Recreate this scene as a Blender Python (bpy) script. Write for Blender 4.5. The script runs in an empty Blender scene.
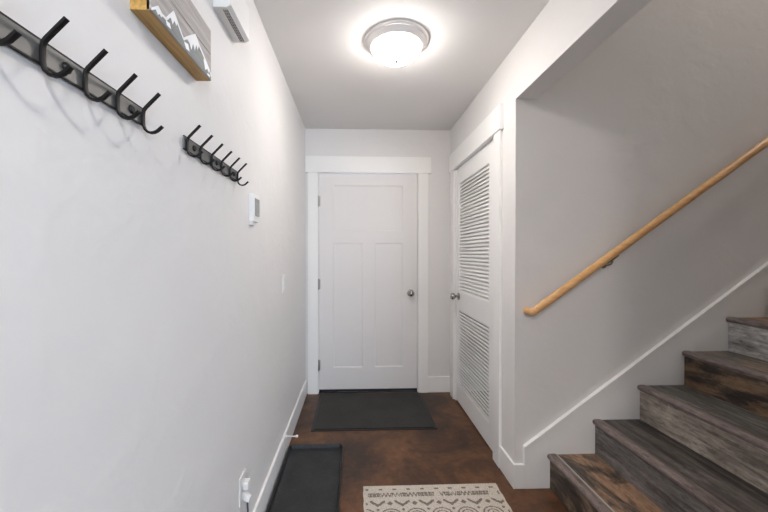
import bpy, bmesh, math, random
from mathutils import Vector, Matrix
R = math.radians
C = bpy.context.scene.collection
rnd = random.Random(7)

# ------------------------------------------------------------------ materials
def mat(name):
    m = bpy.data.materials.new(name); m.use_nodes = True
    nt = m.node_tree; b = nt.nodes['Principled BSDF']
    return m, nt, b
def N(nt, t, **k):
    n = nt.nodes.new(t)
    for a, v in k.items():
        if a in n.inputs: n.inputs[a].default_value = v
        else: setattr(n, a, v)
    return n
def coords(nt, sc=(1, 1, 1), kind='Object', rot=(0, 0, 0)):
    tc = N(nt, 'ShaderNodeTexCoord'); mp = N(nt, 'ShaderNodeMapping')
    mp.inputs['Scale'].default_value = sc; mp.inputs['Rotation'].default_value = rot
    nt.links.new(tc.outputs[kind], mp.inputs['Vector']); return mp.outputs['Vector']
def ramp(nt, fac, stops):
    r = N(nt, 'ShaderNodeValToRGB'); e = r.color_ramp.elements
    while len(e) < len(stops): e.new(0.5)
    for i, (p, c) in enumerate(stops): e[i].position = p; e[i].color = (*c, 1)
    nt.links.new(fac, r.inputs['Fac']); return r.outputs['Color']
def bump(nt, b, fac, strength, dist):
    bp = N(nt, 'ShaderNodeBump'); bp.inputs['Strength'].default_value = strength
    bp.inputs['Distance'].default_value = dist
    nt.links.new(fac, bp.inputs['Height']); nt.links.new(bp.outputs['Normal'], b.inputs['Normal'])
def simple(name, col, rough=.5, metal=0, spec=.5):
    m, nt, b = mat(name)
    b.inputs['Base Color'].default_value = (*col, 1)
    b.inputs['Roughness'].default_value = rough; b.inputs['Metallic'].default_value = metal
    b.inputs['Specular IOR Level'].default_value = spec
    v = coords(nt, (1, 1, 1)); n = N(nt, 'ShaderNodeTexNoise', Scale=60.0)
    nt.links.new(v, n.inputs['Vector']); bump(nt, b, n.outputs['Fac'], .03, .001)
    return m
def paint(name, col, rough, bs, bstr):
    m, nt, b = mat(name)
    b.inputs['Roughness'].default_value = rough; b.inputs['Specular IOR Level'].default_value = .3
    v = coords(nt)
    n = N(nt, 'ShaderNodeTexNoise', Scale=bs, Detail=3.0, Roughness=.55)
    nt.links.new(v, n.inputs['Vector'])
    n2 = N(nt, 'ShaderNodeTexNoise', Scale=1.7, Detail=2.0)
    nt.links.new(v, n2.inputs['Vector'])
    c = ramp(nt, n2.outputs['Fac'], [(.3, tuple(x * .975 for x in col)), (.7, col)])
    nt.links.new(c, b.inputs['Base Color'])
    bump(nt, b, ramp(nt, n.outputs['Fac'], [(.45, (0, 0, 0)), (.62, (1, 1, 1))]), bstr, .002)
    return m
M = {}
M['wall'] = paint('wall_paint', (.785, .768, .752), .55, 7, .6)
M['ceil'] = paint('ceiling_paint', (.82, .80, .785), .7, 14, .10)
M['trim'] = paint('trim_paint', (.90, .89, .87), .35, 3, .02)
M['door'] = paint('door_paint', (.80, .775, .76), .38, 3, .02)
M['white'] = simple('white_plastic', (.82, .81, .79), .4)
M['greyplastic'] = simple('grey_screen', (.28, .29, .29), .25)
M['slot'] = simple('dark_slot', (.06, .06, .06), .7)
M['nickel'] = simple('satin_nickel', (.36, .34, .32), .22, 1)
M['dnickel'] = simple('dark_nickel', (.42, .40, .38), .4, 1)
M['pan'] = simple('brushed_nickel_pan', (.90, .86, .83), .5, .6)
M['iron'] = simple('black_iron', (.008, .007, .007), .5, 0, .3)
M['rail'] = simple('gunmetal_rail', (.17, .17, .165), .45, .6)
M['rubber'] = simple('black_rubber', (.012, .012, .013), .45)
M['cord'] = simple('dark_cord', (.05, .05, .07), .5)
M['white_ink'] = simple('white_paint_line', (.93, .93, .93), .6)
M['brass'] = simple('bracket_metal', (.30, .25, .17), .35, 1)

def m_floor():
    m, nt, b = mat('stained_concrete')
    v = coords(nt)
    n1 = N(nt, 'ShaderNodeTexNoise', Scale=2.6, Detail=8.0, Roughness=.62, Distortion=.8)
    n2 = N(nt, 'ShaderNodeTexNoise', Scale=17.0, Detail=6.0, Roughness=.7)
    nt.links.new(v, n1.inputs['Vector']); nt.links.new(v, n2.inputs['Vector'])
    c1 = ramp(nt, n1.outputs['Fac'], [(.36, (.050, .028, .019)), (.49, (.110, .052, .027)), (.62, (.19, .088, .038)), (.75, (.25, .145, .08))])
    c2 = ramp(nt, n2.outputs['Fac'], [(.35, (.55, .5, .5)), (.65, (1.15, 1.1, 1.05))])
    mx = N(nt, 'ShaderNodeMix', data_type='RGBA', blend_type='MULTIPLY'); mx.inputs['Factor'].default_value = .75
    nt.links.new(c1, mx.inputs['A']); nt.links.new(c2, mx.inputs['B'])
    nt.links.new(mx.outputs['Result'], b.inputs['Base Color'])
    b.inputs['Roughness'].default_value = .42; b.inputs['Specular IOR Level'].default_value = .35
    bump(nt, b, n2.outputs['Fac'], .05, .002)
    return m
M['floor'] = m_floor()

def plank(name, a, bcol, c, seed, along='Y', sc=.85, patch=.5, rough=.5):
    """weathered plank: colours a (grain dark), b (body), c (worn patches)"""
    m, nt, b = mat(name)
    s = {'Y': (26, 2.2, 26), 'X': (2.2, 26, 26)}[along]
    tc = N(nt, 'ShaderNodeTexCoord'); mp = N(nt, 'ShaderNodeMapping')
    mp.inputs['Scale'].default_value = tuple(x * sc for x in s)
    mp.inputs['Location'].default_value = (seed * 3.1, seed * 1.7, seed * 2.3)
    nt.links.new(tc.outputs['Object'], mp.inputs['Vector'])
    g = N(nt, 'ShaderNodeTexNoise', Scale=1.6, Detail=9.0, Roughness=.68, Distortion=.5)
    nt.links.new(mp.outputs['Vector'], g.inputs['Vector'])
    mp2 = N(nt, 'ShaderNodeMapping')
    mp2.inputs['Scale'].default_value = {'Y': (7, 2.6, 7), 'X': (2.6, 7, 7)}[along]
    mp2.inputs['Location'].default_value = (seed * 1.9, seed * 4.1, seed)
    nt.links.new(tc.outputs['Object'], mp2.inputs['Vector'])
    p = N(nt, 'ShaderNodeTexNoise', Scale=1.1, Detail=8.0, Roughness=.62, Distortion=1.2)
    nt.links.new(mp2.outputs['Vector'], p.inputs['Vector'])
    base = ramp(nt, g.outputs['Fac'], [(.38, a), (.60, bcol)])
    worn = ramp(nt, g.outputs['Fac'], [(.30, tuple(x * .6 for x in c)), (.62, c)])
    f = ramp(nt, p.outputs['Fac'], [(patch - .06, (0, 0, 0)), (patch + .06, (1, 1, 1))])
    mx = N(nt, 'ShaderNodeMix', data_type='RGBA')
    nt.links.new(f, mx.inputs['Factor']); nt.links.new(base, mx.inputs['A']); nt.links.new(worn, mx.inputs['B'])
    kn = N(nt, 'ShaderNodeTexNoise', Scale=9.0, Detail=8.0, Roughness=.72, Distortion=.4)
    nt.links.new(mp2.outputs['Vector'], kn.inputs['Vector'])
    mk = N(nt, 'ShaderNodeMix', data_type='RGBA', blend_type='MULTIPLY'); mk.inputs['Factor'].default_value = .8
    nt.links.new(mx.outputs['Result'], mk.inputs['A'])
    nt.links.new(ramp(nt, kn.outputs['Fac'], [(.34, (.55, .53, .52)), (.47, (1.1, 1.1, 1.1)), (.66, (1.6, 1.6, 1.6))]), mk.inputs['B'])
    nt.links.new(mk.outputs['Result'], b.inputs['Base Color'])
    b.inputs['Roughness'].default_value = rough; b.inputs['Specular IOR Level'].default_value = .4
    bump(nt, b, g.outputs['Fac'], .25, .0015)
    return m
def pine(name, a, c, s=(3, 40, 40), rough=.4):
    m, nt, b = mat(name)
    v = coords(nt, s)
    g = N(nt, 'ShaderNodeTexNoise', Scale=1.5, Detail=6.0, Roughness=.6, Distortion=.7)
    nt.links.new(v, g.inputs['Vector'])
    nt.links.new(ramp(nt, g.outputs['Fac'], [(.35, a), (.65, c)]), b.inputs['Base Color'])
    b.inputs['Roughness'].default_value = rough
    bump(nt, b, g.outputs['Fac'], .1, .001)
    return m
M['handrail'] = pine('honey_pine', (.60, .32, .13), (.74, .44, .20), (3, 40, 40), .30)
M['frame_wood'] = pine('yellow_pine', (.40, .22, .05), (.62, .38, .11), (60, 5, 60))
M['board'] = pine('grey_board', (.33, .30, .285), (.52, .48, .455), (60, 5, 60), .7)
M['board_low'] = pine('grey_board_low', (.20, .21, .20), (.30, .31, .30), (60, 5, 60), .7)

def m_mat():
    m, nt, b = mat('ribbed_mat_pile')
    v = coords(nt)
    w = N(nt, 'ShaderNodeTexWave', wave_type='BANDS', bands_direction='Y'); w.inputs['Scale'].default_value = 28
    w.inputs['Distortion'].default_value = 2.5; w.inputs['Detail'].default_value = 2
    n = N(nt, 'ShaderNodeTexNoise', Scale=60.0, Detail=8.0, Roughness=.85)
    n2 = N(nt, 'ShaderNodeTexNoise', Scale=5.0, Detail=4.0)
    for q in (w, n, n2): nt.links.new(v, q.inputs['Vector'])
    ad = N(nt, 'ShaderNodeMath', operation='ADD')
    nt.links.new(w.outputs['Fac'], ad.inputs[0]); nt.links.new(n.outputs['Fac'], ad.inputs[1])
    c = ramp(nt, ad.outputs[0], [(.55, (.006, .006, .006)), (.80, (.012, .012, .011)), (1.0, (.06, .057, .052))])
    mx = N(nt, 'ShaderNodeMix', data_type='RGBA', blend_type='MULTIPLY'); mx.inputs['Factor'].default_value = .6
    nt.links.new(c, mx.inputs['A'])
    nt.links.new(ramp(nt, n2.outputs['Fac'], [(.3, (.6, .6, .6)), (.7, (1.3, 1.3, 1.3))]), mx.inputs['B'])
    nt.links.new(mx.outputs['Result'], b.inputs['Base Color'])
    b.inputs['Roughness'].default_value = .85
    bump(nt, b, ad.outputs[0], .6, .003)
    return m
M['mat'] = m_mat()
def m_tray():
    m, nt, b = mat('tray_plastic')
    v = coords(nt)
    n = N(nt, 'ShaderNodeTexNoise', Scale=55.0, Detail=6.0, Roughness=.75)
    n2 = N(nt, 'ShaderNodeTexNoise', Scale=6.0, Detail=3.0)
    vr = N(nt, 'ShaderNodeTexVoronoi', Scale=160.0)
    for q in (n, n2, vr): nt.links.new(v, q.inputs['Vector'])
    c = ramp(nt, n.outputs['Fac'], [(.45, (.011, .012, .0135)), (.62, (.017, .019, .020)), (.76, (.10, .10, .10))])
    nt.links.new(c, b.inputs['Base Color'])
    nt.links.new(ramp(nt, n2.outputs['Fac'], [(.3, (.35, .35, .35)), (.7, (.6, .6, .6))]), b.inputs['Roughness'])
    bump(nt, b, vr.outputs['Distance'], .25, .002)
    return m
M['tray'] = m_tray()
def m_rug(name, a, c):
    m, nt, b = mat(name)
    v = coords(nt)
    n = N(nt, 'ShaderNodeTexNoise', Scale=170.0, Detail=3.0); nt.links.new(v, n.inputs['Vector'])
    nt.links.new(ramp(nt, n.outputs['Fac'], [(.3, a), (.7, c)]), b.inputs['Base Color'])
    b.inputs['Roughness'].default_value = .95; b.inputs['Specular IOR Level'].default_value = .1
    bump(nt, b, n.outputs['Fac'], .5, .002)
    return m
M['rug'] = m_rug('rug_cream_yarn', (.42, .37, .31), (.68, .62, .54))
M['rugdark'] = m_rug('rug_brown_yarn', (.13, .105, .09), (.27, .225, .195))
def m_glow(strength):
    m, nt, b = mat('lit_opal_glass')
    b.inputs['Base Color'].default_value = (.9, .88, .85, 1); b.inputs['Roughness'].default_value = .25
    b.inputs['Emission Color'].default_value = (1, .935, .885, 1); b.inputs['Emission Strength'].default_value = strength
    return m
M['glow'] = m_glow(23)
M['glow_up'] = m_glow(44); M['glow_up'].name = 'lit_opal_glass_dim'; M['glow_back'] = m_glow(54); M['glow_back'].name = 'lit_opal_glass_bright'
def m_glass():
    m = bpy.data.materials.new('window_glass'); m.use_nodes = True; nt = m.node_tree; nt.nodes.clear()
    o = N(nt, 'ShaderNodeOutputMaterial'); t = N(nt, 'ShaderNodeBsdfTransparent'); g = N(nt, 'ShaderNodeBsdfGlossy')
    g.inputs['Roughness'].default_value = .02
    x = N(nt, 'ShaderNodeMixShader'); x.inputs[0].default_value = .07
    nt.links.new(t.outputs[0], x.inputs[1]); nt.links.new(g.outputs[0], x.inputs[2]); nt.links.new(x.outputs[0], o.inputs[0])
    return m
M['glass'] = m_glass()

# ------------------------------------------------------------------ geometry helpers
def box(bm, x0, x1, y0, y1, z0, z1, bev=0, seg=2):
    vs = [bm.verts.new(p) for p in ((x0, y0, z0), (x1, y0, z0), (x1, y1, z0), (x0, y1, z0), (x0, y0, z1), (x1, y0, z1), (x1, y1, z1), (x0, y1, z1))]
    fs = [bm.faces.new([vs[i] for i in q]) for q in ((3, 2, 1, 0), (4, 5, 6, 7), (0, 1, 5, 4), (1, 2, 6, 5), (2, 3, 7, 6), (3, 0, 4, 7))]
    if bev:
        es = list({e for f in fs for e in f.edges})
        bmesh.ops.bevel(bm, geom=es, offset=bev, segments=seg, profile=.5, affect='EDGES')
def prism(bm, poly, axis, a, b, bev=0):
    """poly: 2D points; extruded along axis from a to b"""
    def P(u, v, w): return {'x': (w, u, v), 'y': (u, w, v), 'z': (u, v, w)}[axis]
    A = [bm.verts.new(P(u, v, a)) for u, v in poly]; B = [bm.verts.new(P(u, v, b)) for u, v in poly]
    n = len(poly); fs = [bm.faces.new(A[::-1]), bm.faces.new(B)]
    for i in range(n): fs.append(bm.faces.new((A[i], A[(i + 1) % n], B[(i + 1) % n], B[i])))
    bmesh.ops.recalc_face_normals(bm, faces=fs)
    if bev:
        es = [e for e in fs[0].edges] + [e for e in fs[1].edges]
        bmesh.ops.bevel(bm, geom=es, offset=bev, segments=2, profile=.5, affect='EDGES')
def sweep(bm, pts, w, h, up, n=10, power=2):
    """tube of super-ellipse section: half sizes w (along up) and h (other)"""
    pts = [Vector(p) for p in pts]; rings = []
    for i, p in enumerate(pts):
        t = (pts[min(i + 1, len(pts) - 1)] - pts[max(i - 1, 0)]).normalized()
        u = Vector(up); u = (u - t * u.dot(t)).normalized(); s = t.cross(u)
        ring = []
        for k in range(n):
            a = 2 * math.pi * (k + .5) / n; c, d = math.cos(a), math.sin(a)
            r = (abs(c) ** power + abs(d) ** power) ** (-1 / power)
            ring.append(bm.verts.new(p + u * (c * r * w) + s * (d * r * h)))
        rings.append(ring)
    for A, B in zip(rings, rings[1:]):
        for k in range(n): bm.faces.new((A[k], A[(k + 1) % n], B[(k + 1) % n], B[k]))
    bm.faces.new(rings[0][::-1]); bm.faces.new(rings[-1])
def lathe(bm, prof, origin, axis='z', n=48):
    """prof: (r, h) list, h along axis"""
    o = Vector(origin); rings = []
    def P(r, a, h):
        c, s = math.cos(a) * r, math.sin(a) * r
        return o + Vector({'z': (c, s, h), 'y': (c, h, s), 'x': (h, c, s)}[axis])
    for r, h in prof:
        if r < 1e-6: rings.append([bm.verts.new(P(0, 0, h))])
        else: rings.append([bm.verts.new(P(r, 2 * math.pi * k / n, h)) for k in range(n)])
    fs = []
    for A, B in zip(rings, rings[1:]):
        for k in range(n):
            a = [A[k % len(A)], A[(k + 1) % len(A)], B[(k + 1) % len(B)], B[k % len(B)]]
            q = []
            for v in a:
                if v not in q: q.append(v)
            if len(q) > 2: fs.append(bm.faces.new(q))
    bmesh.ops.recalc_face_normals(bm, faces=fs)
def BM(): return bmesh.new()
def wloc(o):
    v = Vector((0, 0, 0))
    while o: v += o.location; o = o.parent
    return v
def obj(name, bm, m, parent=None, smooth=None, origin=None):
    me = bpy.data.meshes.new(name)
    off = wloc(parent) if parent else Vector((0, 0, 0))
    oo = Vector(origin) if origin else off
    for v in bm.verts: v.co -= oo
    bm.normal_update()
    bm.to_mesh(me); bm.free()
    for q in (m if isinstance(m, (list, tuple)) else [m]): me.materials.append(M[q] if isinstance(q, str) else q)
    o = bpy.data.objects.new(name, me); C.objects.link(o); o.location = oo - off
    if parent: o.parent = parent
    if smooth:
        for p in me.polygons: p.use_smooth = True
        try: me.set_sharp_from_angle(angle=R(smooth))
        except Exception: pass
    return o
def tag(o, label, cat, group=None, kind=None):
    o['label'] = label; o['category'] = cat
    if group: o['group'] = group
    if kind: o['kind'] = kind
    return o
def thing(name, label, cat, loc, group=None):
    o = bpy.data.objects.new(name, None); C.objects.link(o); o.location = loc; o.empty_display_size = .05
    return tag(o, label, cat, group)
def boxes(name, bl, m, label, cat, parent=None):
    bm = BM()
    for b in bl: box(bm, *b)
    o = obj(name, bm, m, parent)
    if not parent: tag(o, label, cat, None, 'structure')
    return o

# ------------------------------------------------------------------ dimensions (metres; camera stands at x=y=0)
XL, XR = -.466, .876          # hall side walls
YB, YS = 3.158, 1.850         # entry wall, wall along the stairs
H, HB = 2.44, 2.142           # ceiling, underside of dropped beam
YN = .66                      # near side of the stair opening
YR, XE = -3.6, 3.6            # room behind the camera
UP = 4.95                     # ceiling over the stairwell

# ------------------------------------------------------------------ shell
boxes('floor', [(XL - .12, 4.8, YR - .12, YB + .14, -.12, 0)], 'floor', 'mottled brown stained concrete floor of the entry hall', 'floor')
boxes('ceiling', [(XL - .12, .99, YN, YB + .14, H, H + .1), (XL - .12, XE + .12, YR - .12, YN, H, H + .1), (.99, 1.75, YS + .12, YB + .14, H, H + .1)],
      'ceil', 'off-white flat ceiling above the entry hall', 'ceiling')
boxes('wall_left', [(XL - .12, XL, YR - .12, YB, 0, H)], 'wall', 'long light grey-white textured wall with the coat hooks', 'wall')
boxes('wall_back', [(XL - .12, -.365, YB, YB + .14, 0, H), (.592, 1.75, YB, YB + .14, 0, H), (-.365, .592, YB, YB + .14, 2.056, H)],
      'wall', 'narrow end wall around the entry door', 'wall')
boxes('wall_right', [(XR, XR + .11, YS + .12, 2.118, 0, H), (XR, XR + .11, 2.986, YB, 0, H), (XR, XR + .11, 2.118, 2.986, 2.05, H)],
      'wall', 'right hall wall around the louvered closet door', 'wall')
boxes('wall_stair', [(XR, 4.8, YS, YS + .12, 0, UP)], 'wall', 'grey-shaded wall along the stairs carrying the handrail', 'wall')
boxes('wall_beam', [(XR, .99, YN, YS, HB, UP)], 'wall', 'dropped wall section above the stair opening', 'wall')
boxes('wall_front', [(XR, 4.8, YN - .11, YN, 0, UP)], 'wall', 'wall on the near side of the staircase', 'wall')
boxes('wall_upper', [(4.38, 4.5, YN, YS, 0, UP)], 'wall', 'wall closing the top end of the stairwell', 'wall')
tag(bpy.data.objects['wall_upper'], 'wall closing the top end of the stairwell', 'wall', None, 'structure')
o = boxes('ceiling', [(.99, 4.5, YN, YS, UP - .1, UP)], 'ceil', 'upper ceiling high over the staircase', 'ceiling')
boxes('wall_closet', [(1.63, 1.75, YS + .12, YB, 0, H)], 'wall', 'back wall inside the closet behind the louvered door', 'wall')
boxes('wall_east', [(XE, XE + .12, YR, YN - .11, 0, H)], 'wall', 'far right wall of the room behind the viewer', 'wall')
wx0, wx1, wz0, wz1 = 1.2, 3.2, .75, 2.1
boxes('wall_south', [(XL, wx0, YR - .12, YR, 0, H), (wx1, XE + .12, YR - .12, YR, 0, H), (wx0, wx1, YR - .12, YR, 0, wz0), (wx0, wx1, YR - .12, YR, wz1, H)],
      'wall', 'wall with the window behind the viewer', 'wall')
w = boxes('window_1', [(wx0, wx0 + .05, YR - .1, YR - .03, wz0, wz1), (wx1 - .05, wx1, YR - .1, YR - .03, wz0, wz1), (wx0 + .05, wx1 - .05, YR - .1, YR - .03, wz0, wz0 + .05),
                       (wx0 + .05, wx1 - .05, YR - .1, YR - .03, wz1 - .05, wz1), ((wx0 + wx1) / 2 - .02, (wx0 + wx1) / 2 + .02, YR - .1, YR - .03, wz0 + .05, wz1 - .05)],
          'trim', 'white framed window behind the viewer', 'window')
boxes('pane', [(wx0 + .05, (wx0 + wx1) / 2 - .02, YR - .07, YR - .064, wz0 + .05, wz1 - .05), ((wx0 + wx1) / 2 + .02, wx1 - .05, YR - .07, YR - .064, wz0 + .05, wz1 - .05)], 'glass', '', '', w)

# ------------------------------------------------------------------ baseboards
def board(name, poly_runs, label, h=.135):
    bm = BM()
    for b in poly_runs: box(bm, *b, bev=.0025)
    tag(obj(name, bm, 'trim'), label, 'baseboard', None, 'structure')
board('baseboard_left', [(XL, XL + .014, YR, 3.138, 0, .135)], 'white baseboard along the left wall')
board('baseboard_back', [(.669, XR, YB - .014, YB, 0, .145)], 'short white baseboard right of the entry door')
board('baseboard_right', [(XR - .014, XR, YS - .014, 2.02, 0, .135), (XR, .926, YS - .014, YS, 0, .135)], 'white baseboard wrapping the corner beside the stairs')
board('baseboard_corner', [(XR - .014, XR, YR + .0, YN, 0, .135)] if False else [(XR, 1.06, YN - .124, YN - .11, 0, .135)], 'white baseboard on the near face of the stair side wall')

# skirt board on the stair wall
SL = .724
def zs(x): return .226 + SL * (x - .926)
bm = BM(); prism(bm, [(.926, 0), (4.3, 0), (4.3, zs(4.3)), (.926, .226)], 'y', YS - .014, YS, .001)
sk = tag(obj('trim_1', bm, 'trim'), 'white stair skirt board rising along the stair wall', 'trim', None, 'structure')
bm = BM(); L = .017
prism(bm, [(.921, .136), (.926, .136), (.926, zs(.926) - .004), (4.3, zs(4.3) - .004), (4.3, zs(4.3) + .010), (.921, zs(.921) + .012)], 'y', YS - .022, YS, .0015)
obj('cap_molding', bm, 'trim', sk)

# ------------------------------------------------------------------ entry door
DX0, DX1, DY = -.343, .569, 3.166
def panel_door_mesh(bm, x0, x1, z0, z1, yf, th, panels, rec=.0055, bw=.011):
    xs = sorted({x0, x1} | {v for p in panels for v in p[:2]}); zs_ = sorted({z0, z1} | {v for p in panels for v in p[2:]})
    def inside(cx, cz): return any(p[0] < cx < p[1] and p[2] < cz < p[3] for p in panels)
    V = {}
    def v(x, y, z):
        k = (round(x, 5), round(y, 5), round(z, 5))
        if k not in V: V[k] = bm.verts.new(k)
        return V[k]
    for i in range(len(xs) - 1):
        for j in range(len(zs_) - 1):
            a, b, c, d = xs[i], xs[i + 1], zs_[j], zs_[j + 1]
            if not inside((a + b) / 2, (c + d) / 2): bm.faces.new((v(a, yf, c), v(b, yf, c), v(b, yf, d), v(a, yf, d)))
            bm.faces.new((v(a, yf + th, d), v(b, yf + th, d), v(b, yf + th, c), v(a, yf + th, c)))
    for p in panels:
        a, b, c, d = p; A = (a, b, c, d); B = (a + bw, b - bw, c + bw, d - bw)
        pa = [v(a, yf, c), v(b, yf, c), v(b, yf, d), v(a, yf, d)]
        pb = [v(B[0], yf + rec, B[2]), v(B[1], yf + rec, B[2]), v(B[1], yf + rec, B[3]), v(B[0], yf + rec, B[3])]
        # subdivided sides where neighbouring grid lines split the panel edge
        bm.faces.new(pb)
        for k in range(4):
            p0, p1 = pa[k], pa[(k + 1) % 4]
            bm.faces.new((p0, p1, pb[(k + 1) % 4], pb[k]))
    for a, b in zip(xs, xs[1:]):
        bm.faces.new((v(a, yf, z0), v(a, yf + th, z0), v(b, yf + th, z0), v(b, yf, z0)))
        bm.faces.new((v(a, yf, z1), v(b, yf, z1), v(b, yf + th, z1), v(a, yf + th, z1)))
    for c, d in zip(zs_, zs_[1:]):
        bm.faces.new((v(x0, yf, c), v(x0, yf, d), v(x0, yf + th, d), v(x0, yf + th, c)))
        bm.faces.new((v(x1, yf, d), v(x1, yf, c), v(x1, yf + th, c), v(x1, yf + th, d)))
bm = BM()
panel_door_mesh(bm, DX0, DX1, .034, 2.030, DY, .042,
                [(-.213, .436, 1.50, 1.925), (-.213, .062, .235, 1.392), (.172, .436, .235, 1.392)])
door = tag(obj('door_1', bm, 'door', origin=(DX0, DY, .034)), 'off-white three-panel entry door at the end of the hall', 'door', None, 'structure')
bm = BM(); box(bm, DX0, DX1, DY + .001, DY + .03, .012, .034); obj('door_sweep', bm, 'rubber', door)
def hinge(x, y, z, ax, parent):
    bm = BM()
    lathe(bm, [(0, -.052), (.004, -.052), (.0065, -.048), (.0065, .048), (.004, .052), (0, .052)], (x, y, z), 'z', 14)
    if ax == 'x': box(bm, x + .000, x + .016, y + .004, y + .0085, z - .045, z + .045)
    else: box(bm, x + .004, x + .0085, y, y + .016, z - .045, z + .045)
    obj('hinge', bm, 'dnickel', parent, 40)
for z in (1.775, 1.010, .262): hinge(-.347, 3.155, z, 'x', door)
def knob(x, y, z, ax, s, parent):
    """turned knob projecting along ax in direction s"""
    bm = BM()
    prof = [(0, 0), (.031, 0), (.032, .003), (.029, .007), (.014, .010), (.011, .016), (.011, .028), (.018, .034), (.026, .042), (.0285, .052), (.026, .062), (.018, .069), (.008, .072), (0, .0725)]
    lathe(bm, [(r, h * s) for r, h in prof], (x, y, z), ax, 32)
    k = obj('door_knob', bm, 'nickel', parent, 50)
    return k
knob(.507, DY, .925, 'y', -1, door)
bm = BM(); box(bm, .5665, .5685, DY - .0015, DY + .03, .895, .955); obj('latch_plate', bm, 'dnickel', door)
boxes('trim_2', [(-.365, -.346, YB - .001, YB + .14, 0, 2.034), (.572, .592, YB - .001, YB + .14, 0, 2.034), (-.365, .592, YB - .001, YB + .14, 2.034, 2.056),
                 (-.346, -.332, 3.209, 3.235, 0, 2.034), (.558, .572, 3.209, 3.235, 0, 2.034)], 'trim', 'white jamb of the entry door', 'trim')
boxes('trim_9', [(-.346, .572, DY + .032, YB + .14, 0, .012), (-.346, .572, DY - .002, DY + .032, 0, .006)], 'rubber', 'dark threshold under the entry door', 'threshold')
bm = BM(); box(bm, -.443, -.352, YB - .018, YB, 0, 2.035, .0015); box(bm, .577, .668, YB - .018, YB, 0, 2.035, .0015)
t = tag(obj('trim_3', bm, 'trim'), 'white side casings of the entry door', 'trim', None, 'structure')
bm = BM(); box(bm, XL + .002, .692, YB - .026, YB, 2.035, 2.183, .0015)
tag(obj('trim_4', bm, 'trim'), 'white flat header board over the entry door', 'trim', None, 'structure')

# ------------------------------------------------------------------ louvered closet door (front face looks to -x)
LX, LY0, LY1, LZ0, LZ1, LT = .882, 2.139, 2.965, .012, 2.030, .034
bm = BM()
oy0, oy1 = 2.240, 2.893
for (a, b, c, d) in ((LY0, oy0, LZ0, LZ1), (oy1, LY1, LZ0, LZ1), (oy0, oy1, 1.893, LZ1), (oy0, oy1, .812, .965), (oy0, oy1, LZ0, .165)):
    box(bm, LX, LX + LT, a, b, c, d)
ldoor = tag(obj('door_2', bm, 'trim', origin=(LX, LY0, LZ0)), 'white louvered closet door in the right wall', 'door', None, 'structure')
for z0, z1 in ((.965, 1.893), (.165, .812)):
    bm = BM(); n = round((z1 - z0) / .0275); p = (z1 - z0) / n
    for i in range(n):
        zc = z0 + p * (i + .5)
        # slat: outer edge (towards hall) low; lower panel reversed to add shade contrast
        x0, x1 = LX + .003, LX + .026
        dz, th = (.0122, .0042) if z0 > .5 else (-.0100, .0076)
        if dz < 0: prism(bm, [(x0, zc - dz - th), (x0, zc - dz + th * .7), (x0 + .003, zc - dz + th), (x1, zc + dz + th), (x1, zc + dz - th)], 'y', oy0, oy1)
        else: prism(bm, [(x0, zc - dz - th * .5), (x0, zc - dz + th), (x1 - .004, zc + dz + th), (x1, zc + dz + th), (x1, zc + dz), (x0 + .004, zc - dz - th)], 'y', oy0, oy1)
    obj('louver_slats', bm, 'trim', ldoor)
for z in (1.80, 1.0, .215):
    bm = BM(); lathe(bm, [(0, -.045), (.006, -.045), (.006, .045), (0, .045)], (LX - .004, LY0 - .004, z), 'z', 12)
    obj('hinge', bm, 'dnickel', ldoor, 40)
knob(LX, 2.905, .925, 'x', -1, ldoor)
boxes('trim_5', [(XR - .001, XR + .11, 2.118, 2.136, 0, 2.034), (XR - .001, XR + .11, 2.968, 2.986, 0, 2.034), (XR - .001, XR + .11, 2.118, 2.986, 2.034, 2.050),
                 (.918, .935, 2.136, 2.149, 0, 2.034), (.918, .935, 2.955, 2.968, 0, 2.034)], 'trim', 'white jamb of the louvered closet door', 'trim')
bm = BM(); box(bm, XR - .018, XR, 2.020, 2.113, 0, 2.035, .0015); box(bm, XR - .018, XR, 2.991, 3.085, 0, 2.035, .0015)
tag(obj('trim_6', bm, 'trim'), 'white side casings of the louvered closet door', 'trim', None, 'structure')
bm = BM(); box(bm, XR - .026, XR, 1.998, 3.107, 2.035, 2.183, .0015)
tag(obj('trim_7', bm, 'trim'), 'white flat header board over the louvered closet door', 'trim', None, 'structure')

# ------------------------------------------------------------------ staircase
RUN, RISE, NX0 = .254, .187, 1.050
tre = [plank('tread_tan_brown', (.030, .024, .020), (.085, .065, .052), (.33, .205, .13), 3, patch=.47),
       plank('tread_dark_grey', (.026, .023, .021), (.11, .096, .085), (.19, .165, .15), 5, patch=.62),
       plank('tread_slate_grey', (.045, .043, .040), (.17, .165, .145), (.085, .075, .066), 8, patch=.55),
       plank('tread_mid_brown', (.06, .045, .038), (.27, .205, .155), (.12, .11, .10), 11, patch=.55)]
ris = [plank('riser_charred_brown', (.016, .013, .012), (.060, .045, .036), (.21, .15, .105), 2, patch=.54),
       plank('riser_grey', (.060, .055, .052), (.19, .172, .162), (.12, .11, .10), 6, patch=.6),
       plank('riser_pale_driftwood', (.12, .10, .085), (.35, .30, .255), (.44, .39, .33), 9, patch=.60),
       plank('riser_rust_and_black', (.016, .013, .012), (.065, .048, .038), (.20, .125, .075), 14, patch=.50),
       plank('riser_whitewashed_grey', (.20, .195, .19), (.48, .47, .45), (.75, .74, .71), 17, patch=.56)]
nos = plank('nosing_taupe', (.095, .073, .066), (.215, .170, .157), (.17, .135, .125), 20, patch=.6)
strip = simple('painted_glare', (.42, .43, .38), .4)  # pale colour standing in for glare behind the first nosing
stair = thing('staircase', 'staircase of weathered wood planks rising to the right', 'stairs', (NX0, YN, 0))
y0, y1 = YN + .001, YS - .0145
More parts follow.
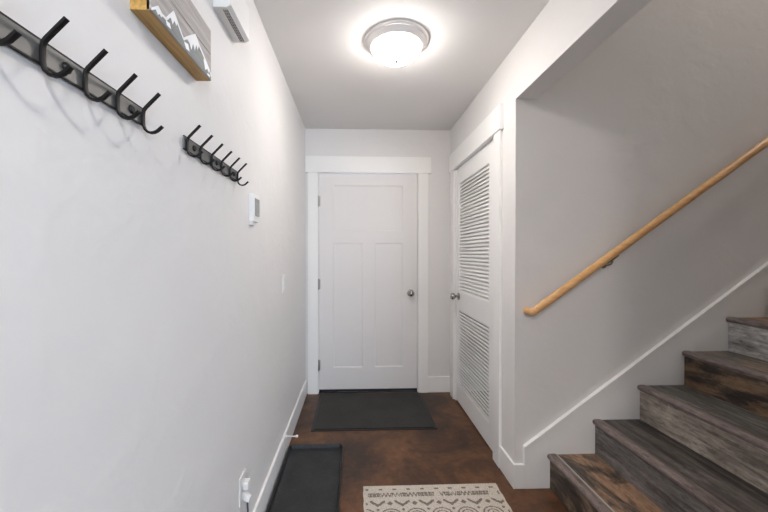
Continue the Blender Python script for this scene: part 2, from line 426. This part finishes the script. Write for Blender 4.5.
for k in range(13):
    nx, top = NX0 + RUN * k, RISE * (k + 1)
    rx = nx + .016
    bm = BM(); box(bm, rx, rx + .014, y0, y1, top - RISE if k else 0, top - .012)
    obj('riser', bm, ris[k % 5], stair)
    if k < 12:
        bm = BM(); box(bm, nx + .048, nx + RUN + .016, y0, y1, top - .012, top, .0006)
        tr = obj('tread', bm, tre[k % 4], stair)
    # bullnose
    bm = BM()
    poly = [(nx + .048, top - .012), (nx + .048, top + .002), (nx + .044, top + .004), (nx + .012, top + .0045), (nx + .004, top + .001), (nx, top - .006), (nx + .001, top - .014), (nx + .006, top - .022), (nx + .0155, top - .026), (nx + .0155, top - .012)]
    prism(bm, poly, 'y', y0, y1)
    obj('nosing', bm, nos, stair, 35)
    if k == 0:
        bm = BM(); box(bm, nx + .0485, nx + .0555, y0, y1, top - .001, top + .0025, .0008); obj('glare_strip', bm, strip, tr)  # line of glare on the first tread, added as a thin pale strip

# handrail
rail = thing('handrail', 'honey-coloured round wooden handrail climbing the stair wall', 'handrail', (.944, YS, .983))
YH = 1.782
def zr(x): return .984 + .712 * (x - .944)
pts = [(.940, YS - .0005, .978), (.940, YS - .02, .978), (.940, 1.81, .978), (.941, 1.795, .980), (.946, 1.786, .984), (.955, YH, zr(.955)), (.97, YH, zr(.97))]
pts += [(x, YH, zr(x)) for x in (1.2, 1.6, 2.0, 2.6, 3.2, 4.0)]
bm = BM(); sweep(bm, pts, .0205, .0205, (0, 1, 0.001), 24); obj('rail', bm, 'handrail', rail, 60)
for bx in (1.372, 2.50, 3.66):
    z = zr(bx)
    bm = BM()
    lathe(bm, [(0, 0), (.018, 0), (.018, -.003), (.008, -.006), (0, -.006)], (bx, YS, z - .06), 'y', 20)
    sweep(bm, [(bx, YS - .004, z - .06), (bx, YS - .035, z - .059), (bx, YS - .058, z - .053), (bx, YH, z - .040), (bx, YH, z - .026)], .0045, .0045, (1, 0, 0), 10)
    sweep(bm, [(bx - .03, YH, z - .027 - .0214), (bx + .03, YH, z - .027 + .0214)], .003, .012, (-.5, 0, .7), 8)
    obj('bracket', bm, 'brass', rail, 40)

# ------------------------------------------------------------------ ceiling lights
def ceiling_light(x, y, z, label, glow='glow'):
    t = thing('ceiling_light', label, 'ceiling light', (x, y, z), 'round flush ceiling lights')
    bm = BM(); lathe(bm, [(0, 0), (.168, 0), (.172, -.004), (.172, -.010), (.166, -.015), (.160, -.016), (.152, -.024), (.144, -.036), (.138, -.040), (.130, -.040), (.128, -.030), (0, -.028)], (x, y, z), 'z', 64)
    obj('pan', bm, 'pan', t, 30)
    bm = BM(); pr = [(.1295, -.030)]
    for i in range(0, 13):
        a = R(90 * i / 12); pr.append((.1295 * math.cos(a) ** .85 if i < 12 else 0.0, -.038 - .066 * math.sin(a)))
    lathe(bm, pr, (x, y, z), 'z', 48); obj('glass_dome', bm, glow, t, 60)
    bm = BM(); lathe(bm, [(0, -.103), (.011, -.103), (.012, -.107), (.006, -.111), (.008, -.116), (.004, -.121), (0, -.122)], (x, y, z), 'z', 20)
    obj('finial', bm, 'nickel', t, 50)
    return t
ceiling_light(.216, 1.842, H, 'round ceiling light with nickel rim and glowing dome near the entry door')
ceiling_light(.20, -.70, H, 'round ceiling light further back, behind the viewer', 'glow_back')
ceiling_light(3.0, 1.25, UP - .1, 'round ceiling light high above the staircase', 'glow_up')

# ------------------------------------------------------------------ coat racks
def rack(loc, label):
    t = thing('coat_rack', label, 'coat rack', loc, 'six-hook coat racks on the left wall')
    X, Y, Z = loc     # wall plane, first hook y, rail centre
    bm = BM(); box(bm, X + .004, X + .007, Y - .010, Y + .401, Z - .0175, Z + .0175, .0006)
    obj('rail', bm, 'rail', t)
    bm = BM()
    for zz in (Z + .0175, Z - .0175): box(bm, X + .0035, X + .0078, Y - .0105, Y + .4015, zz - .0011, zz + .0011)
    obj('rail_edge', bm, 'iron', t)
    for i in range(6):
        y = Y + i * .0782
        bm = BM()
        pts = [(.045, .0485), (.030, .033), (.016, .0185), (.012, .013), (.0105, .006), (.0105, -.012), (.0115, -.021), (.0145, -.0285), (.020, -.0335), (.027, -.0355), (.034, -.0345), (.040, -.0315), (.051, -.0215)]
        sweep(bm, [(X + a, y, Z + b) for a, b in pts], .0040, .0026, (0, 1, 0), 12, 4)
        hk = obj('hook', bm, 'iron', t, 50)
    for i in range(3):
        y = Y + (i * 2 + .5) * .0782 + .006
        bm = BM(); lathe(bm, [(0, .007), (.0085, .007), (.0085, .0085), (.006, .0115), (0, .012)], (X, y, Z), 'x', 20)
        obj('screw', bm, 'iron', t, 40)
    return t
r1 = rack((XL, .358, 1.5885), 'black coat rack nearest the viewer, below the mountain picture')
def copy_tree(o, parent=None):
    c = o.copy(); C.objects.link(c); c.parent = parent
    for ch in o.children: copy_tree(ch, c)
    return c
r2 = copy_tree(r1); r2.location = (XL, .940, 1.592)
r2['label'] = 'black coat rack farther along the left wall, nearer the entry door'

# ------------------------------------------------------------------ mountain picture
px0, px1, pz0, pz1, pF = .722, 1.014, 1.797, 1.943, -.426
pic = thing('mountain_picture', 'small wooden box sign with white mountain peaks on grey boards', 'wall art', (XL, (px0 + px1) / 2, pz0))
bm = BM(); e = .012
for b in ((XL + .001, pF, px0, px1, pz0, pz0 + e), (XL + .001, pF, px0, px1, pz1 - e, pz1), (XL + .001, pF, px0, px0 + e, pz0 + e, pz1 - e), (XL + .001, pF, px1 - e, px1, pz0 + e, pz1 - e)):
    box(bm, *b)
obj('frame', bm, 'frame_wood', pic)
ridge = [(.722, 1.800), (.747, 1.820), (.760, 1.814), (.778, 1.816), (.809, 1.853), (.817, 1.848), (.833, 1.834), (.854, 1.819), (.885, 1.845), (.916, 1.868), (.937, 1.854), (.975, 1.836), (1.000, 1.822), (1.014, 1.812)]
pF2 = pF + .003
zm = 1.872
for (a, b, mt) in ((pz0 + .0005, zm - .0008, 'board'), (zm + .0008, pz1, 'board')):
    bm = BM(); box(bm, pF - .006, pF2, px0, px1, a, b, .0006); obj('board', bm, mt, pic)
# slopes under the ridge line, painted darker
bm = BM(); prism(bm, [(px0 + .001, pz0 + .001), (px1 - .001, pz0 + .001)] + [(y, z - .002) for y, z in ridge[::-1] if px0 < y < px1], 'x', pF2, pF2 + .0006)
obj('mountain_slope', bm, 'board_low', pic)
bm = BM()
for (a, b) in zip(ridge, ridge[1:]):
    a = Vector((0, *a)); b = Vector((0, *b)); d = (b - a).normalized(); n = Vector((0, -d.z, d.y)) * .0029
    q = [a + n - d * .001, b + n + d * .001, b - n + d * .001, a - n - d * .001]
    prism(bm, [(max(px0, min(px1, v.y)), v.z) for v in q], 'x', pF2 + .0006, pF2 + .0013)
for cap in ([(.735, 1.811), (.747, 1.820), (.762, 1.813), (.758, 1.806), (.752, 1.810), (.746, 1.803)],
            [(.790, 1.832), (.809, 1.853), (.825, 1.841), (.820, 1.829), (.812, 1.836), (.804, 1.822), (.798, 1.830)],
            [(.776, 1.812), (.792, 1.816), (.797, 1.806), (.780, 1.804)],
            [(.870, 1.830), (.916, 1.868), (.936, 1.854), (.928, 1.836), (.920, 1.846), (.912, 1.826), (.902, 1.838), (.893, 1.816), (.884, 1.828)],
            [(.856, 1.815), (.876, 1.820), (.884, 1.806), (.866, 1.803)],
            [(.962, 1.833), (.975, 1.836), (1.000, 1.822), (.996, 1.811), (.986, 1.818), (.974, 1.808)],
            [(.985, 1.806), (1.006, 1.810), (1.003, 1.802), (.988, 1.801)]):
    prism(bm, cap, 'x', pF2 + .0007, pF2 + .0014)
obj('snow_line', bm, 'white_ink', pic)

# ------------------------------------------------------------------ small wall fixtures
ch = thing('door_chime', 'white boxy door chime with dark vent slots high on left wall', 'door chime', (XL, 1.23, 2.098))
bm = BM(); cx = XL + .058
prism(bm, [(XL, 2.098), (cx - .014, 2.098), (cx, 2.106), (cx, 2.225), (cx - .008, 2.232), (XL, 2.232)], 'y', 1.133, 1.325, .002)
obj('cover', bm, 'white', ch)
bm = BM()
for xx in (cx - .017, cx - .023, cx - .029):
    for i in range(12):
        yy = 1.146 + i * .0142
        box(bm, xx - .0014, xx + .0014, yy, yy + .0105, 2.0968, 2.0985)
obj('vent_slot', bm, 'slot', ch)

kp = thing('control_panel', 'white wall control panel with small grey screen beyond the hooks', 'control panel', (XL - .003, 1.545, 1.418))
bm = BM(); box(bm, XL - .003, XL + .020, 1.505, 1.585, 1.434, 1.556, .003, 2); obj('housing', bm, 'white', kp)
bm = BM(); box(bm, XL + .0195, XL + .024, 1.522, 1.582, 1.462, 1.538, .0015); obj('screen', bm, 'greyplastic', kp)
bm = BM(); box(bm, XL, XL + .013, 1.508, 1.545, 1.418, 1.4345, .002); obj('terminal_cover', bm, 'white', kp)

sw = thing('light_switch', 'white rocker light switch on the left wall beside entry door', 'light switch', (XL, 2.19, 1.04))
bm = BM(); box(bm, XL, XL + .006, 2.153, 2.227, 1.042, 1.158, .002); obj('switch_plate', bm, 'white', sw)
bm = BM(); prism(bm, [(XL + .005, 1.067), (XL + .012, 1.069), (XL + .008, 1.100), (XL + .010, 1.133), (XL + .005, 1.133)], 'y', 2.173, 2.207); obj('rocker', bm, 'white', sw)

ol = thing('wall_outlet', 'white electrical outlet low on the left wall', 'outlet', (XL, 1.405, .28))
bm = BM(); box(bm, XL - .001, XL + .004, 1.37, 1.44, .282, .394, .0015); obj('outlet_plate', bm, 'wall', ol)
for zc in (.358, .309):
    bm = BM(); lathe(bm, [(0, .008), (.015, .008), (.017, .0055), (0, .0055)], (XL, 1.405, zc), 'x', 20)
    obj('socket', bm, 'white', ol)
ad = thing('power_adapter', 'white plug-in adapter on the outlet with dark cord hanging', 'adapter', (XL + .008, 1.405, .30))
bm = BM(); box(bm, XL + .0085, XL + .030, 1.385, 1.422, .338, .368, .004); 
obj('adapter_body', bm, 'white', ad)
pl = thing('power_plug', 'white plug below the adapter feeding the dark cord', 'plug', (XL + .008, 1.405, .29))
bm = BM(); prism(bm, [(XL + .0085, .292), (XL + .030, .282), (XL + .034, .298), (XL + .0085, .325)], 'y', 1.393, 1.420, .003)
obj('plug_body', bm, 'white', pl)
bm = BM(); sweep(bm, [(XL + .022, 1.402, .290), (XL + .026, 1.397, .25), (XL + .026, 1.385, .18), (XL + .024, 1.375, .10), (XL + .024, 1.35, .03), (XL + .026, 1.30, .006), (XL + .03, 1.1, .004), (XL + .028, .7, .004)], .0035, .0035, (1, 0, .01), 8)
obj('cord', bm, 'cord', pl, 60)

ds = thing('door_stop', 'thin white rod door stop on the left baseboard', 'door stop', (XL + .014, 2.2, .12))
bm = BM(); lathe(bm, [(0, -.003), (.012, -.003), (.012, .003), (.004, .008), (.0035, .066), (0, .066)], (XL + .014, 2.2, .12), 'x', 16); obj('rod', bm, 'white', ds, 40)
bm = BM(); lathe(bm, [(0, .064), (.0075, .064), (.0085, .068), (.008, .078), (0, .080)], (XL + .014, 2.2, .12), 'x', 16); obj('rubber_tip', bm, 'white', ds, 40)

# ------------------------------------------------------------------ door mat
def lp(a, b, t): return a + (b - a) * t
dm = thing('door_mat', 'dark charcoal ribbed mat in front of the entry door', 'mat', (.135, 2.80, 0))
bm = BM(); box(bm, -.330, .597, 2.483, 3.134, 0, .006, .002); obj('rubber_border', bm, 'rubber', dm)
bm = BM(); box(bm, -.308, .575, 2.497, 3.128, .0055, .0105, .002); obj('carpet_pad', bm, 'mat', dm)

# ------------------------------------------------------------------ boot tray
def rrect(x0, x1, y0, y1, r, n=8, bulge=0):
    P = []
    for cx_, cy_, a0 in ((x1 - r, y1 - r, 0), (x0 + r, y1 - r, 90), (x0 + r, y0 + r, 180), (x1 - r, y0 + r, 270)):
        for i in range(n + 1):
            a = R(a0 + 90 * i / n); P.append((cx_ + r * math.cos(a), cy_ + r * math.sin(a)))
    return P
bm = BM()
tx0, tx1, ty0, ty1 = -.443, -.084, 1.50, 2.268
levels = [(.006, 0), (.001, .004), (0, .028), (.001, .031), (.004, .0325), (.008, .032), (.010, .029), (.016, .010), (.022, .007), (.06, .007)]
rings = [[bm.verts.new((x, y, z)) for x, y in rrect(tx0 + i, tx1 - i, ty0 + i, ty1 - i, max(.03 - i, .006))] for i, z in levels]
for A, B in zip(rings, rings[1:]):
    n = len(A)
    for k in range(n): bm.faces.new((A[k], A[(k + 1) % n], B[(k + 1) % n], B[k]))
bm.faces.new(rings[-1]); bm.faces.new(rings[0][::-1])
bt = obj('boot_tray', bm, 'tray', None, 35, origin=(-.26, 1.88, 0))
tag(bt, 'black plastic boot tray with raised rim along the left wall', 'boot tray')
# ------------------------------------------------------------------ patterned rug
GX0, GX1, GY1, GY0 = .038, .780, 1.878, .96
W = GX1 - GX0
def dark(s, t):
    """s: from left edge, t: from far edge (metres); mirrored towards the near edge"""
    Lr = GY1 - GY0
    if t > Lr / 2: t = Lr - t
    if s < .010 or s > W - .010: return False
    per = .1275
    c = (s - .0726) / per; f = (c - round(c)) * per; g = (c - .5 - round(c - .5)) * per   # from V centre, from diamond centre
    def tri(x, p): return abs((x / p) % 1 - .5) * 2
    # dashes
    f2 = ((s - .094) / .076); f2 = (f2 - round(f2)) * .076
    if abs(t - .031) < .0055 and abs(f2) < .011: return True
    # busy zigzag band
    if .056 < t < .088:
        if s < .025: return False
        z = tri(s, .020); q = (t - .056) / .032
        if abs(q - z) < .30 and math.sin(s * 61) + math.sin(s * 23 + 1) > -1.0: return True
        if ((s / .145) % 1) < .62 and abs(q - (1 - z)) < .24: return True
        return False
    # Vs and diamonds
    if abs(t - (.148 - abs(f) * .82)) < .0092 and abs(f) < .040 and t > .112: return True
    if abs(g) / .017 + abs(t - .134) / .014 < 1: return True
    if abs(f) / .010 + abs(t - .176) / .009 < 1: return True
    # arcs / medallions
    if .165 < t < .255:
        r = math.hypot(g / 1.25, t - .210)
        if .034 < r < .041 or .018 < r < .024: return True
        if abs(g) / .008 + abs(t - .21) / .010 < 1: return True
        return False
    if abs(t - .275) < .003: return True
    if abs(t - .30 - .016 * tri(s, .05)) < .005: return True
    if .33 < t < .40:
        if abs(f) / .030 + abs(t - .365) / .026 < 1 and not abs(f) / .018 + abs(t - .365) / .015 < 1: return True
        if abs(g) / .014 + abs(t - .365) / .012 < 1: return True
    if .415 < t < .45 and abs((t - .415) / .035 - tri(s, .026)) < .25: return True
    return False
bm = BM(); st = .004; nx, ny = int(round(W / st)), int(round((GY1 - GY0) / st))
grid = [[bm.verts.new((GX0 + W * i / nx + (.0015 * math.sin(j * .31) if i in (0, nx) else 0), GY1 - (GY1 - GY0) * j / ny, .007 + .0006 * math.sin(i * .9) * math.sin(j * .8))) for j in range(ny + 1)] for i in range(nx + 1)]
for i in range(nx):
    for j in range(ny):
        fc = bm.faces.new((grid[i][j], grid[i][j + 1], grid[i + 1][j + 1], grid[i + 1][j]))
        s = W * (i + .5) / nx; t = (GY1 - GY0) * (j + .5) / ny
        fc.material_index = 1 if dark(s, t) else 0
# edges down to the floor
rim = [grid[i][0] for i in range(nx + 1)] + [grid[nx][j] for j in range(1, ny + 1)] + [grid[i][ny] for i in range(nx - 1, -1, -1)] + [grid[0][j] for j in range(ny - 1, 0, -1)]
low = [bm.verts.new((v.co.x, v.co.y, 0)) for v in rim]
for k in range(len(rim)):
    q = (k + 1) % len(rim); bm.faces.new((rim[k], rim[q], low[q], low[k]))
bmesh.ops.recalc_face_normals(bm, faces=bm.faces)
rg = obj('patterned_rug', bm, ['rug', 'rugdark'], None, None, origin=((GX0 + GX1) / 2, (GY0 + GY1) / 2, 0))
tag(rg, 'cream rug with brown tribal pattern of zigzags and diamonds', 'rug')

# ------------------------------------------------------------------ daylight
wd = bpy.data.worlds.new('sky'); bpy.context.scene.world = wd; wd.use_nodes = True
bg = wd.node_tree.nodes['Background']; bg.inputs[0].default_value = (.66, .81, 1.0, 1); bg.inputs[1].default_value = 9.0
la = bpy.data.lights.new('window_portal', 'AREA'); la.shape = 'RECTANGLE'; la.size = wx1 - wx0; la.size_y = wz1 - wz0
la.cycles.is_portal = True
lo = bpy.data.objects.new('window_portal', la); C.objects.link(lo); lo.location = ((wx0 + wx1) / 2, YR - .13, (wz0 + wz1) / 2); lo.rotation_euler = (R(90), 0, 0)

# ------------------------------------------------------------------ camera
cam = bpy.data.cameras.new('camera'); co = bpy.data.objects.new('camera', cam); C.objects.link(co)
cam.sensor_width = 36; cam.lens = 341.28 * 36 / 768; cam.clip_start = .02
cam.shift_x = (384 - 368.2) / 768; cam.shift_y = (255.38 - 256) / 768
co.location = (0, 0, 1.295)
co.rotation_euler = (R(90) - .0062, 0, -.0352)
sc = bpy.context.scene; sc.camera = co
sc.view_settings.view_transform = 'Standard'; sc.view_settings.look = 'None'; sc.view_settings.gamma = 1
sc.view_settings.use_curve_mapping = False; sc.view_settings.exposure = 1.32
